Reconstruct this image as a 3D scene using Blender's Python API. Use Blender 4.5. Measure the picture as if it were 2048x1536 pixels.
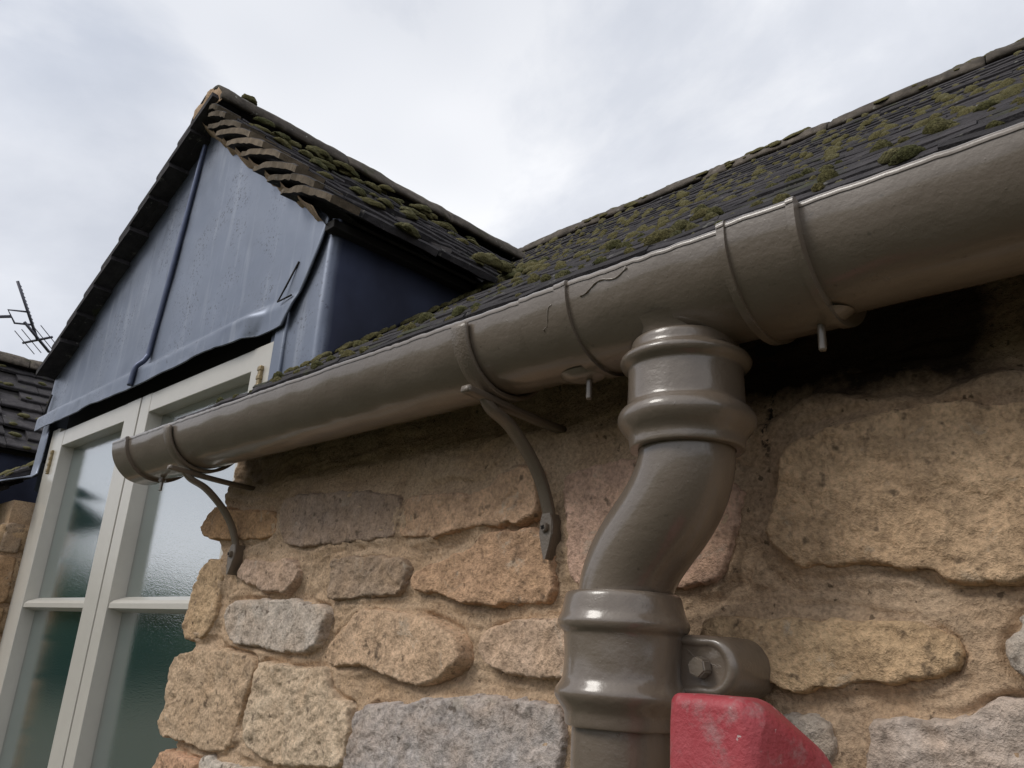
import bpy, bmesh, math, random
import numpy as np
from mathutils import Vector, Matrix

# ------------------------------------------------------------------ camera, sky, sun, exposure
scene = bpy.context.scene
for o in list(bpy.data.objects): bpy.data.objects.remove(o)
COL = scene.collection
GROUND = -2.35                       # the camera stands at the origin, 2.35 m above the ground

cd = bpy.data.cameras.new('camera'); cam = bpy.data.objects.new('camera', cd); COL.objects.link(cam)
rt = Vector((0.72009869, 0.69161576, 0.05590632)); dn = Vector((-0.18427747, 0.26829922, -0.94554606)); fw = Vector((-0.66895418, 0.6705842, 0.32065112))
cam.matrix_world = Matrix(((rt.x, -dn.x, -fw.x, 0), (rt.y, -dn.y, -fw.y, 0), (rt.z, -dn.z, -fw.z, 0), (0, 0, 0, 1)))
cd.sensor_width = 36; cd.lens = 1583 / 2048 * 36; cd.clip_start = .02; cd.clip_end = 3000
scene.camera = cam

SUN_EL, SUN_AZ = 44, 243             # azimuth measured from +X, anticlockwise: front left of the wall
world = bpy.data.worlds.new('World'); scene.world = world; world.use_nodes = True
wt = world.node_tree; wn = wt.nodes; wl = wt.links; wn.clear()
out = wn.new('ShaderNodeOutputWorld'); bg = wn.new('ShaderNodeBackground'); bg.inputs['Strength'].default_value = .1
sky = wn.new('ShaderNodeTexSky'); sky.sky_type = 'NISHITA'; sky.sun_disc = False
sky.sun_elevation = math.radians(SUN_EL); sky.sun_rotation = math.radians(90 - SUN_AZ)
tc = wn.new('ShaderNodeTexCoord'); sep = wn.new('ShaderNodeSeparateXYZ'); wl.new(tc.outputs['Generated'], sep.inputs[0])
def wm(op, a, b=None):
    n = wn.new('ShaderNodeMath'); n.operation = op
    for i, v in enumerate((a, b)):
        if v is None: continue
        if isinstance(v, (int, float)): n.inputs[i].default_value = v
        else: wl.new(v, n.inputs[i])
    return n.outputs[0]
zc = wm('ADD', wm('MAXIMUM', sep.outputs['Z'], 0.0), .32)
comb = wn.new('ShaderNodeCombineXYZ'); wl.new(wm('DIVIDE', sep.outputs['X'], zc), comb.inputs[0]); wl.new(wm('DIVIDE', sep.outputs['Y'], zc), comb.inputs[1])
comb.inputs[2].default_value = 40.2
def wnoise(scale, detail, rough, dist=0):
    n = wn.new('ShaderNodeTexNoise'); n.inputs['Scale'].default_value = scale; n.inputs['Detail'].default_value = detail
    n.inputs['Roughness'].default_value = rough; n.inputs['Distortion'].default_value = dist; wl.new(comb.outputs[0], n.inputs['Vector']); return n.outputs['Fac']
cr = wn.new('ShaderNodeValToRGB'); wl.new(wnoise(1.45, 9, .56, .3), cr.inputs[0])
e = cr.color_ramp.elements; e[0].position = .37; e[0].color = (.58, .61, .68, 1); e[1].position = .595; e[1].color = (.90, .91, .94, 1)
m_ = e.new(.50); m_.color = (.715, .74, .80, 1)
scl = wn.new('ShaderNodeMix'); scl.data_type = 'RGBA'; scl.blend_type = 'MULTIPLY'; scl.inputs[0].default_value = 1
wl.new(cr.outputs[0], scl.inputs[6]); scl.inputs[7].default_value = (10.0, 10.0, 10.0, 1)
cov = wn.new('ShaderNodeMapRange'); wl.new(wnoise(.8, 4, .5), cov.inputs[0]); cov.inputs[1].default_value = .3; cov.inputs[2].default_value = .42; cov.inputs[3].default_value = .72; cov.inputs[4].default_value = .97
mx = wn.new('ShaderNodeMix'); mx.data_type = 'RGBA'; wl.new(cov.outputs[0], mx.inputs[0]); wl.new(sky.outputs[0], mx.inputs[6]); wl.new(scl.outputs[2], mx.inputs[7])
wl.new(mx.outputs[2], bg.inputs['Color']); wl.new(bg.outputs[0], out.inputs[0])

sl = bpy.data.lights.new('sun', 'SUN'); sun = bpy.data.objects.new('sun', sl); COL.objects.link(sun)
sl.energy = 1.5; sl.angle = math.radians(22); sl.color = (1, .96, .9)
sd = Vector((math.cos(math.radians(SUN_AZ)) * math.cos(math.radians(SUN_EL)), math.sin(math.radians(SUN_AZ)) * math.cos(math.radians(SUN_EL)), math.sin(math.radians(SUN_EL))))
sun.rotation_euler = sd.to_track_quat('Z', 'Y').to_euler(); sun.location = sd * 20
scene.view_settings.view_transform = 'Standard'; scene.view_settings.look = 'None'; scene.view_settings.gamma = 1
scene.view_settings.use_curve_mapping = False; scene.view_settings.exposure = 0.16
scene.render.engine = 'CYCLES'

# ------------------------------------------------------------------ helpers
rng = np.random.default_rng(7); random.seed(7)
def _hash(i, j, k, s):
    h = (i.astype(np.int64) * 374761393 + j.astype(np.int64) * 668265263 + k.astype(np.int64) * 2147483647 + s * 974711) & 0xffffffff
    h = ((h ^ (h >> 13)) * 1274126177) & 0xffffffff
    return ((h ^ (h >> 16)) & 0xffff) / 32767.5 - 1
def noise(P, s=0):
    P = np.asarray(P, float); i = np.floor(P).astype(int); f = P - i; f = f * f * (3 - 2 * f); r = 0
    for a in (0, 1):
        for b in (0, 1):
            for c in (0, 1):
                w = (f[..., 0] if a else 1 - f[..., 0]) * (f[..., 1] if b else 1 - f[..., 1]) * (f[..., 2] if c else 1 - f[..., 2])
                r = r + w * _hash(i[..., 0] + a, i[..., 1] + b, i[..., 2] + c, s)
    return r
def fbm(P, oct=4, s=0, gain=.5):
    P = np.asarray(P, float); r = 0; a = 1
    for o in range(oct): r = r + a * noise(P, s + o); P = P * 2.03 + 5.1; a *= gain
    return r

def setp(o, label=None, cat=None, group=None, kind=None):
    for k, v in (('label', label), ('category', cat), ('group', group), ('kind', kind)):
        if v: o[k] = v
    return o
def obj(name, me, mat, parent=None, smooth=True):
    if mat is not None:
        me.materials.clear()
        for m in (mat if isinstance(mat, (list, tuple)) else [mat]): me.materials.append(m)
    if smooth: me.polygons.foreach_set('use_smooth', [True] * len(me.polygons))
    o = bpy.data.objects.new(name, me); COL.objects.link(o)
    if parent: o.parent = parent
    return o
def thing(name, label, cat, loc=(0, 0, 0), group=None):
    o = bpy.data.objects.new(name, None); COL.objects.link(o); o.location = loc; o.empty_display_size = .1
    return setp(o, label, cat, group)
def at(o, loc):                       # children are modelled in world coordinates; the empty stands at the thing's base
    return o
def mesh(name, V, F):
    if isinstance(V, np.ndarray) and isinstance(F, np.ndarray):
        me = bpy.data.meshes.new(name); me.vertices.add(len(V)); me.vertices.foreach_set('co', V.astype(np.float32).ravel())
        k = F.shape[1]; me.loops.add(F.size); me.loops.foreach_set('vertex_index', F.astype(np.int32).ravel())
        me.polygons.add(len(F)); me.polygons.foreach_set('loop_start', np.arange(0, F.size, k, dtype=np.int32)); me.polygons.foreach_set('loop_total', np.full(len(F), k, np.int32))
        me.update(calc_edges=True); me.validate(); return me
    me = bpy.data.meshes.new(name); me.from_pydata([tuple(map(float, v)) for v in V], [], [tuple(map(int, f)) for f in F]); me.update(); return me
def grid_faces(n, m, wrap=False, off=0):
    F = []
    for i in range(n - 1):
        for j in range(m if wrap else m - 1):
            F.append((off + i * m + j, off + i * m + (j + 1) % m, off + (i + 1) * m + (j + 1) % m, off + (i + 1) * m + j))
    return F
def bm_mesh(name, bm):
    bmesh.ops.recalc_face_normals(bm, faces=bm.faces[:]); me = bpy.data.meshes.new(name); bm.to_mesh(me); bm.free(); return me
def box_bm(bm, a, b, bev=0, seg=2, rot=None):
    r = bmesh.ops.create_cube(bm, size=1); vs = r['verts']
    c = [(a[i] + b[i]) / 2 for i in range(3)]; d = [abs(b[i] - a[i]) for i in range(3)]
    for v in vs:
        p = Vector((v.co.x * d[0], v.co.y * d[1], v.co.z * d[2]))
        if rot: p = rot @ p
        v.co = p + Vector(c)
    if bev:
        es = list({e for v in vs for e in v.link_edges})
        bmesh.ops.bevel(bm, geom=es, offset=bev, segments=seg, affect='EDGES', profile=.5)
def box(name, a, b, mat, parent=None, bev=.002, seg=2, rot=None):
    bm = bmesh.new(); box_bm(bm, a, b, bev, seg, rot); return obj(name, bm_mesh(name, bm), mat, parent, smooth=False)
def lathe(name, prof, cx, cy, mat, parent=None, n=64, wob=0.0):
    V = []
    for r, z in prof:
        for k in range(n):
            a = 2 * math.pi * k / n; rr = r
            if wob: rr += wob * float(noise(np.array([math.cos(a) * 2.2 + cx * 9, math.sin(a) * 2.2, z * 60]), 3))
            V.append((cx + rr * math.cos(a), cy + rr * math.sin(a), z))
    return obj(name, mesh(name, V, grid_faces(len(prof), n, True)), mat, parent)
def tube(name, path, rad, mat, parent=None, n=16, flat=None, cap=True):
    """tube along points; rad a number or list; flat=(wx, thickness) makes a flat bar bent in the YZ plane"""
    P = [Vector(p) for p in path]; V = []; a = None
    for i, p in enumerate(P):
        t = (P[min(i + 1, len(P) - 1)] - P[max(i - 1, 0)]).normalized()
        if a is None: a = t.cross(Vector((0, 0, 1)) if abs(t.z) < .9 else Vector((0, 1, 0)))
        a = (a - t * a.dot(t)).normalized(); b = t.cross(a).normalized()
        r = rad[i] if isinstance(rad, (list, tuple)) else rad
        for k in range(n):
            an = 2 * math.pi * k / n; V.append(p + (a * math.cos(an) + b * math.sin(an)) * r)
    F = grid_faces(len(P), n, True)
    if cap: F += [tuple(range(n))[::-1], tuple(range((len(P) - 1) * n, len(P) * n))]
    return obj(name, mesh(name, V, F), mat, parent)
def bar(name, path, w, t, mat, parent=None, x=None):
    """flat bar bent in a YZ plane at x: path of (y,z) or (y,z,w,t) points, rounded edges"""
    V = []; N = len(path)
    prof = [(-1, -.6), (-.9, -1), (.9, -1), (1, -.6), (1, .6), (.9, 1), (-.9, 1), (-1, .6)]
    for i, q in enumerate(path):
        a = path[max(i - 1, 0)]; b = path[min(i + 1, N - 1)]
        ty, tz = b[0] - a[0], b[1] - a[1]; l = math.hypot(ty, tz); ty /= l; tz /= l
        ww = q[2] if len(q) > 2 else w; tt = q[3] if len(q) > 3 else t
        dx = q[4] if len(q) > 4 else 0
        for u, v in prof: V.append((x + dx + u * ww / 2, q[0] - tz * v * tt / 2, q[1] + ty * v * tt / 2))
    n = len(prof); F = grid_faces(N, n, True) + [tuple(range(n))[::-1], tuple(range((N - 1) * n, N * n))]
    me = mesh(name, V, F); o = obj(name, me, mat, parent); return o
def spline(pts, n):
    pts = [np.array(p, float) for p in pts]; P = [pts[0] * 2 - pts[1]] + pts + [pts[-1] * 2 - pts[-2]]; o = []
    for i in range(1, len(P) - 2):
        for k in range(n):
            t = k / n; a, b, c, d = P[i - 1:i + 3]
            o.append(.5 * (2 * b + (c - a) * t + (2 * a - 5 * b + 4 * c - d) * t * t + (3 * b - a - 3 * c + d) * t ** 3))
    return o + [pts[-1]]

# ------------------------------------------------------------------ materials
class M:
    def __init__(s, name, rough=.7, metal=0, spec=.5, coat=0):
        s.m = bpy.data.materials.new(name); s.m.use_nodes = True; s.t = s.m.node_tree; s.n = s.t.nodes; s.l = s.t.links
        s.b = s.n['Principled BSDF']; s.b.inputs['Roughness'].default_value = rough; s.b.inputs['Metallic'].default_value = metal
        s.b.inputs['Specular IOR Level'].default_value = spec; s.b.inputs['Coat Weight'].default_value = coat; s.b.inputs['Coat Roughness'].default_value = .12
        s.tc = s.n.new('ShaderNodeTexCoord')
        g = s.n.new('ShaderNodeNewGeometry'); s.pos = g.outputs['Position']; s.geo = g
        s.h = None
    def map(s, src, sc):
        n = s.n.new('ShaderNodeMapping'); n.inputs['Scale'].default_value = sc; s.l.new(src, n.inputs[0]); return n.outputs[0]
    def noise(s, scale, detail=5, rough=.55, vec=None, dist=0):
        n = s.n.new('ShaderNodeTexNoise'); n.inputs['Scale'].default_value = scale; n.inputs['Detail'].default_value = detail
        n.inputs['Roughness'].default_value = rough; n.inputs['Distortion'].default_value = dist; s.l.new(vec or s.pos, n.inputs['Vector']); return n.outputs['Fac']
    def voro(s, scale, vec=None, feat='F1', rnd=1):
        n = s.n.new('ShaderNodeTexVoronoi'); n.feature = feat; n.inputs['Scale'].default_value = scale; n.inputs['Randomness'].default_value = rnd; s.l.new(vec or s.pos, n.inputs['Vector']); return n.outputs['Distance']
    def ramp(s, src, *st):
        n = s.n.new('ShaderNodeValToRGB'); el = n.color_ramp.elements
        for i, (p, c) in enumerate(st):
            q = el[i] if i < 2 else el.new(p); q.position = p; q.color = (c, c, c, 1) if isinstance(c, (int, float)) else (*c, 1)
        s.l.new(src, n.inputs[0]); return n.outputs[0]
    def rng(s, src, a, b, c=0, d=1):
        n = s.n.new('ShaderNodeMapRange'); s.l.new(src, n.inputs[0])
        for i, v in enumerate((a, b, c, d)): n.inputs[i + 1].default_value = v
        return n.outputs[0]
    def mix(s, f, a, b, blend='MIX'):
        n = s.n.new('ShaderNodeMix'); n.data_type = 'RGBA'; n.blend_type = blend
        for i, v in ((0, f), (6, a), (7, b)):
            if isinstance(v, (int, float)): n.inputs[i].default_value = v if i == 0 else (v, v, v, 1)
            elif isinstance(v, tuple): n.inputs[i].default_value = (*v, 1)
            else: s.l.new(v, n.inputs[i])
        return n.outputs[2]
    def math(s, op, a, b=0):
        n = s.n.new('ShaderNodeMath'); n.operation = op
        for i, v in enumerate((a, b)):
            if isinstance(v, (int, float)): n.inputs[i].default_value = v
            else: s.l.new(v, n.inputs[i])
        return n.outputs[0]
    def col(s, v):
        if isinstance(v, tuple): s.b.inputs['Base Color'].default_value = (*v, 1)
        else: s.l.new(v, s.b.inputs['Base Color'])
    def rough(s, v): s.l.new(v, s.b.inputs['Roughness'])
    def bump(s, h, dist, strength=1):
        n = s.n.new('ShaderNodeBump'); n.inputs['Distance'].default_value = dist; n.inputs['Strength'].default_value = strength
        s.l.new(h, n.inputs['Height'])
        if s.h: s.l.new(s.h, n.inputs['Normal'])
        s.h = n.outputs[0]; s.l.new(s.h, s.b.inputs['Normal'])
    def info(s, k='Color'):
        n = s.n.new('ShaderNodeObjectInfo'); return n.outputs[k]

def mat_stone():
    k = M('rubble_stone', .93, spec=.2)
    base = k.mix(1, k.info('Color'), 1.28, 'MULTIPLY'); rnd = k.info('Random')
    n1 = k.noise(15, 6, .65, dist=.5); n2 = k.noise(45, 6, .65); n3 = k.noise(230, 4, .6)
    c = k.mix(k.rng(n1, .35, .68), base, (.44, .28, .16), 'MIX'); c = k.mix(.42, base, c)
    c = k.mix(1, c, k.ramp(n2, (.25, .62), (.5, 1.0), (.75, 1.28)), 'MULTIPLY')
    c = k.mix(1, c, k.ramp(n3, (.3, .66), (.5, 1.0), (.72, 1.24)), 'MULTIPLY')
    c = k.mix(k.rng(k.noise(22, 5, .7, dist=1.2), .60, .74, 0, .7), c, (.52, .45, .36))
    c = k.mix(k.rng(k.noise(70, 3, .5), .62, .72, 0, .75), c, (.09, .065, .045))
    k.col(c)
    k.bump(n2, .006, .45); k.bump(n3, .0042, .75); k.bump(k.noise(620, 3, .65), .0018, .7)
    return k.m
def mat_mortar(soot_shade=True):
    k = M('lime_mortar', .95, spec=.15)
    s1 = k.noise(34, 5, .65, dist=1.5); n2 = k.noise(14, 5, .6); n3 = k.noise(260, 4, .6)
    c = k.mix(k.rng(n2, .3, .7), (.47, .32, .20), (.54, .395, .27))
    c = k.mix(1, c, k.ramp(s1, (.3, .78), (.5, 1), (.7, 1.1)), 'MULTIPLY'); c = k.mix(1, c, k.ramp(n3, (.3, .66), (.5, 1), (.7, 1.25)), 'MULTIPLY'); c = k.mix(k.rng(k.noise(110, 3, .5), .66, .72, 0, .8), c, (.10, .07, .045))
    # ragged dark patch in the broken recess right of the downpipe, plus soot drips
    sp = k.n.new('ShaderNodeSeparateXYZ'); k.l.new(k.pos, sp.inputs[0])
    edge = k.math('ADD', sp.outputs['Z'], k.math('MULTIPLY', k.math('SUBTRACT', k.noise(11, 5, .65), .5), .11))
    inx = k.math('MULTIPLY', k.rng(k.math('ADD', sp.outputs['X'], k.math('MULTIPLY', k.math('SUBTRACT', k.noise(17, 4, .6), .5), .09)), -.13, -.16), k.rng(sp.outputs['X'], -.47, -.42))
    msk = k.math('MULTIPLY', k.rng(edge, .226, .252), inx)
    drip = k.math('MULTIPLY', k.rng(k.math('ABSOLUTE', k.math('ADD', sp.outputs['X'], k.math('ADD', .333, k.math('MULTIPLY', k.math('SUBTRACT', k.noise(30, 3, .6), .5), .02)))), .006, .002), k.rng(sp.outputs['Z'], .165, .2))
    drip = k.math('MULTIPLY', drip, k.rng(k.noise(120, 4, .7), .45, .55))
    if soot_shade:
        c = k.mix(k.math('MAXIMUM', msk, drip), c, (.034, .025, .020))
        c = k.mix(k.math('MULTIPLY', k.rng(edge, .20, .36), .55), c, (.10, .065, .045))  # shade below the eaves painted into the mortar, along with some dirt
    k.col(c); k.bump(s1, .004, .45); k.bump(n3, .0038, .75); k.bump(k.noise(700, 3, .65), .0018, .7)
    return k.m
def mat_paint():
    k = M('taupe_gloss_paint', .40, spec=.5, coat=.85); k.b.inputs['Coat Roughness'].default_value = .15
    n = k.noise(7, 3, .5); big = k.noise(3, 3, .5)
    c = k.mix(k.rng(n, .3, .7), (.140, .108, .080), (.165, .130, .099))
    c = k.mix(k.rng(k.noise(160, 2, .5), .7, .78, 0, .6), c, (.07, .058, .045))
    k.col(c); k.rough(k.rng(big, .3, .7, .32, .50))
    k.bump(k.noise(3, 4, .6, k.map(k.pos, (14, 60, 60)), .5), .0012, .20)
    k.bump(k.noise(115, 3, .6), .0011, .45); k.bump(k.noise(42, 4, .55), .0018, .34); k.bump(k.noise(260, 3, .6), .0005, .5)
    k.bump(k.rng(k.noise(24, 5, .65, dist=2.5), .66, .70), .0012, .35); k.bump(k.rng(k.voro(120), .12, .04), .0005, .3)
    return k.m
def mat_cast():
    k = M('taupe_paint_on_rough_casting', .42, coat=.2)
    k.col((.150, .118, .088)); k.bump(k.voro(420), .0006, .6); k.bump(k.noise(60, 4, .6), .002, .4); return k.m
def mat_lead(cheek=False):
    k = M('weathered_lead', .42, metal=.82, spec=.5)
    st = k.map(k.pos, (14, 14, 1.3)); n1 = k.noise(2.5, 4, .55); s1 = k.noise(2, 5, .6, st)
    c = k.mix(k.rng(n1, .3, .7), (.165, .188, .238), (.245, .268, .320))
    c = k.mix(k.rng(s1, .56, .75, 0, .35), c, (.46, .48, .52))
    sp = k.math('MULTIPLY', k.rng(k.noise(130, 4, .65), .57, .63), k.rng(k.noise(5, 3, .6), .48, .58))
    c = k.mix(k.math('MULTIPLY', sp, .8), c, (.06, .06, .07))
    stk = k.math('MULTIPLY', k.rng(k.noise(9, 5, .7, k.map(k.pos, (9, 9, .8))), .60, .66), k.rng(k.noise(2.4, 2, .5), .5, .58))
    c = k.mix(k.math('MULTIPLY', stk, .6), c, (.08, .08, .09))
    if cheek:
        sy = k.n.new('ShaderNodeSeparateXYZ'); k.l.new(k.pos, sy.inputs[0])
        c = k.mix(k.rng(k.math('ADD', sy.outputs['Y'], k.math('MULTIPLY', k.noise(7, 3, .5), .02)), .812, .845), c, k.mix(k.rng(n1, .4, .7), (.030, .033, .052), (.060, .070, .115)))  # shade of the cheek painted into its colour, deepening behind the corner
    k.col(c); k.rough(k.rng(k.noise(6, 4, .6), .3, .7, .36, .55)); k.bump(k.noise(3, 3, .5), .02, .16); k.bump(k.noise(70, 4, .6), .0012, .2); return k.m
def mat_tile(name, a, b, lichen):
    k = M(name, .9, spec=.25); rnd = k.info('Random')
    n = k.noise(30, 5, .65); c = k.mix(k.rng(n, .3, .7), a, b)
    c = k.mix(1, c, k.ramp(rnd, (0, .7), (1, 1.35)), 'MULTIPLY')
    c = k.mix(k.rng(k.noise(38, 5, .7), .62, .70, 0, lichen), c, (.30, .29, .25))
    c = k.mix(k.rng(k.noise(9, 4, .6), .60, .70, 0, .5), c, (.055, .062, .02))
    k.col(c); k.bump(k.noise(90, 5, .7), .004, .8); k.bump(k.noise(400, 3, .6), .001, .6); return k.m
def mat_moss():
    k = M('cushion_moss', .95, spec=.1); rnd = k.info('Random')
    c = k.mix(k.rng(rnd, 0, 1), (.066, .068, .028), (.125, .108, .046))
    c = k.mix(k.rng(k.noise(30, 4, .6), .5, .7), c, (.16, .145, .075))
    c = k.mix(1, c, k.ramp(k.noise(420, 3, .7), (.3, .35), (.5, .9), (.7, 1.6)), 'MULTIPLY')
    up = k.n.new('ShaderNodeSeparateXYZ'); k.l.new(k.geo.outputs['Normal'], up.inputs[0])
    c = k.mix(k.rng(up.outputs['Z'], .55, 1, 0, .4), c, (.26, .25, .16))       # crown of each cushion paler and greyer
    k.col(c); k.bump(k.noise(520, 3, .7), .004, 1); return k.m
def mat_simple(name, c, rough=.5, metal=0, bump=None, coat=0, var=.12):
    k = M(name, rough, metal, coat=coat); n = k.noise(20, 4, .6)
    k.col(k.mix(k.rng(n, .3, .7), tuple(x * (1 - var) for x in c), tuple(x * (1 + var) for x in c)))
    if bump: k.bump(k.noise(bump[0], 4, .6), bump[1], .6)
    return k.m
def mat_glass():
    k = M('obscure_glass', .04, spec=.5); k.col((.035, .082, .080))
    rip = k.map(k.pos, (60, 60, 120)); k.bump(k.noise(2.4, 3, .55, rip, .6), .0007, .35)
    k.b.inputs['IOR'].default_value = 8.0; k.b.inputs['Coat Weight'].default_value = .0
    return k.m
def mat_red():
    k = M('faded_red_plastic', .55, spec=.4)
    c = k.mix(k.rng(k.noise(25, 5, .6), .35, .65), (.33, .035, .045), (.40, .075, .085))
    c = k.mix(k.rng(k.noise(45, 5, .7), .52, .66, 0, .75), c, (.33, .17, .165))
    c = k.mix(k.rng(k.noise(180, 3, .5), .70, .75, 0, .8), c, (.5, .42, .4))
    k.col(c); k.bump(k.noise(320, 3, .6), .0012, .7); k.bump(k.noise(40, 3, .5), .002, .3); return k.m
def mat_leaf(name, a, b):
    k = M(name, .7, spec=.2); k.col(k.mix(k.info('Random'), a, b)); return k.m
STONE, MORTAR, PAINT, CAST, LEAD = mat_stone(), mat_mortar(), mat_paint(), mat_cast(), mat_lead()
BEDDING = mat_mortar(False)
LEAD_SHADED = mat_lead(True); LEADR = mat_simple('shadowed_lead_roll', (.10, .115, .17), .45, .8, bump=(40, .001))
TILE = mat_tile('dark_roof_tile', (.028, .026, .028), (.060, .054, .056), .5)
TILE2 = mat_tile('sandy_and_lit_tile_edge', (.085, .066, .046), (.20, .155, .108), .5)
RIDGE = mat_tile('lichened_ridge_tile', (.050, .042, .034), (.15, .125, .10), .95)
MOSS = mat_moss(); GLASS = mat_glass(); RED = mat_red()
WOOD = mat_simple('pale_grey_gloss_paint', (.53, .50, .445), .28, bump=(90, .0004), coat=.2, var=.03)
BRASS = mat_simple('tarnished_brass', (.30, .23, .13), .45, .7)
STEEL = mat_simple('zinc_plated_steel', (.30, .28, .25), .4, .8)
DARK = mat_simple('near_black', (.018, .015, .014), .85)
ALU = mat_simple('dull_aluminium', (.10, .10, .12), .5, .6)

# ------------------------------------------------------------------ the ground and the view opposite the house (seen in the window panes)
me = mesh('ground', [(-1500, -1500, GROUND), (1500, -1500, GROUND), (1500, 1500, GROUND), (-1500, 1500, GROUND)], [(0, 1, 2, 3)])
k = M('paved_yard_and_grass', .95, spec=.1)
k.col(k.mix(k.rng(k.noise(.12, 5, .6), .42, .55), (.085, .075, .058), (.055, .062, .038))); k.bump(k.noise(8, 5, .7), .02, .6)
setp(obj('ground', me, k.m, smooth=False), kind='structure')
def hill():
    V = []; n, m = 90, 14
    for i in range(n):
        a = math.radians(175 + 190 * i / (n - 1))
        for j in range(m):
            r = 70 + 30 * j; h = (.9 + .35 * math.sin(a * 3.1 + 1) + .25 * math.sin(a * 7.7)) * (j / (m - 1)) ** 1.1 * 24
            V.append((r * math.cos(a), r * math.sin(a), GROUND - .3 + h + 1.5 * float(noise(np.array([r * .05 * math.cos(a), r * .05 * math.sin(a), .3])))))
    o = obj('hillside', mesh('hillside', V, grid_faces(n, m)), None); q = M('far_wooded_field', .95, spec=.05)
    q.col(q.mix(q.rng(q.noise(.05, 5, .65), .4, .6), (.030, .055, .018), (.075, .105, .035))); q.bump(q.noise(.4, 5, .7), 1.5, .8)
    o.data.materials.append(q.m); setp(o, kind='structure')
hill()
LEAFM = mat_leaf('tree_leaves', (.025, .050, .014), (.06, .09, .025)); BARK = mat_simple('bark', (.09, .07, .05), .95, bump=(20, .02))
def tree(loc, h, r, n, label, seed):
    rg = np.random.default_rng(seed); t = thing('broadleaf_tree', label, 'tree', loc, 'trees across the yard')
    L = Vector(loc)
    tr = tube('trunk', [(0, 0, 0), (.1, .05, h * .3), (.0, .15, h * .55), (.1, .1, h * .85)], [h * .035, h * .026, h * .018, h * .006], BARK, t, 10)
    V = []; F = []
    cl = rg.normal(size=(70, 3)); cl /= np.linalg.norm(cl, axis=1)[:, None]; cl *= (rg.random((70, 1)) ** .4) * np.array([r, r, h * .46]); cl[:, 2] += h * .50
    for i in range(n):
        c = cl[rg.integers(70)] + rg.normal(size=3) * r * .15; s = r * .055 * (0.6 + rg.random())
        a, b = rg.normal(size=3), rg.normal(size=3); a /= np.linalg.norm(a); b -= a * (a @ b); b /= np.linalg.norm(b)
        q = len(V); V += [c - a * s, c - b * s * .6, c + a * s, c + b * s * .6]; F.append((q, q + 1, q + 2, q + 3))
    obj('crown', mesh('crown', V, F), LEAFM, t, smooth=False)
    for b_ in range(5):
        a = b_ * 1.3; tube('limb', [(0, .1, h * (.35 + .07 * b_)), (math.cos(a) * r * .35, math.sin(a) * r * .35, h * (.5 + .07 * b_)), (math.cos(a) * r * .7, math.sin(a) * r * .7, h * (.6 + .07 * b_))], [h * .012, h * .008, h * .003], BARK, t, 6)
tree((-32, -5.0, GROUND), 7.4, 3.6, 7000, 'broad dark tree mirrored in the upper left window pane', 1)
tree((-36, -9.5, GROUND), 4.6, 3.8, 5000, 'low bushy tree across the yard, right of the broad tree in the pane', 2)
tree((-40, -14.5, GROUND), 4.0, 4.2, 5000, 'low spreading tree across the yard, farthest from the broad tree', 3)

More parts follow.
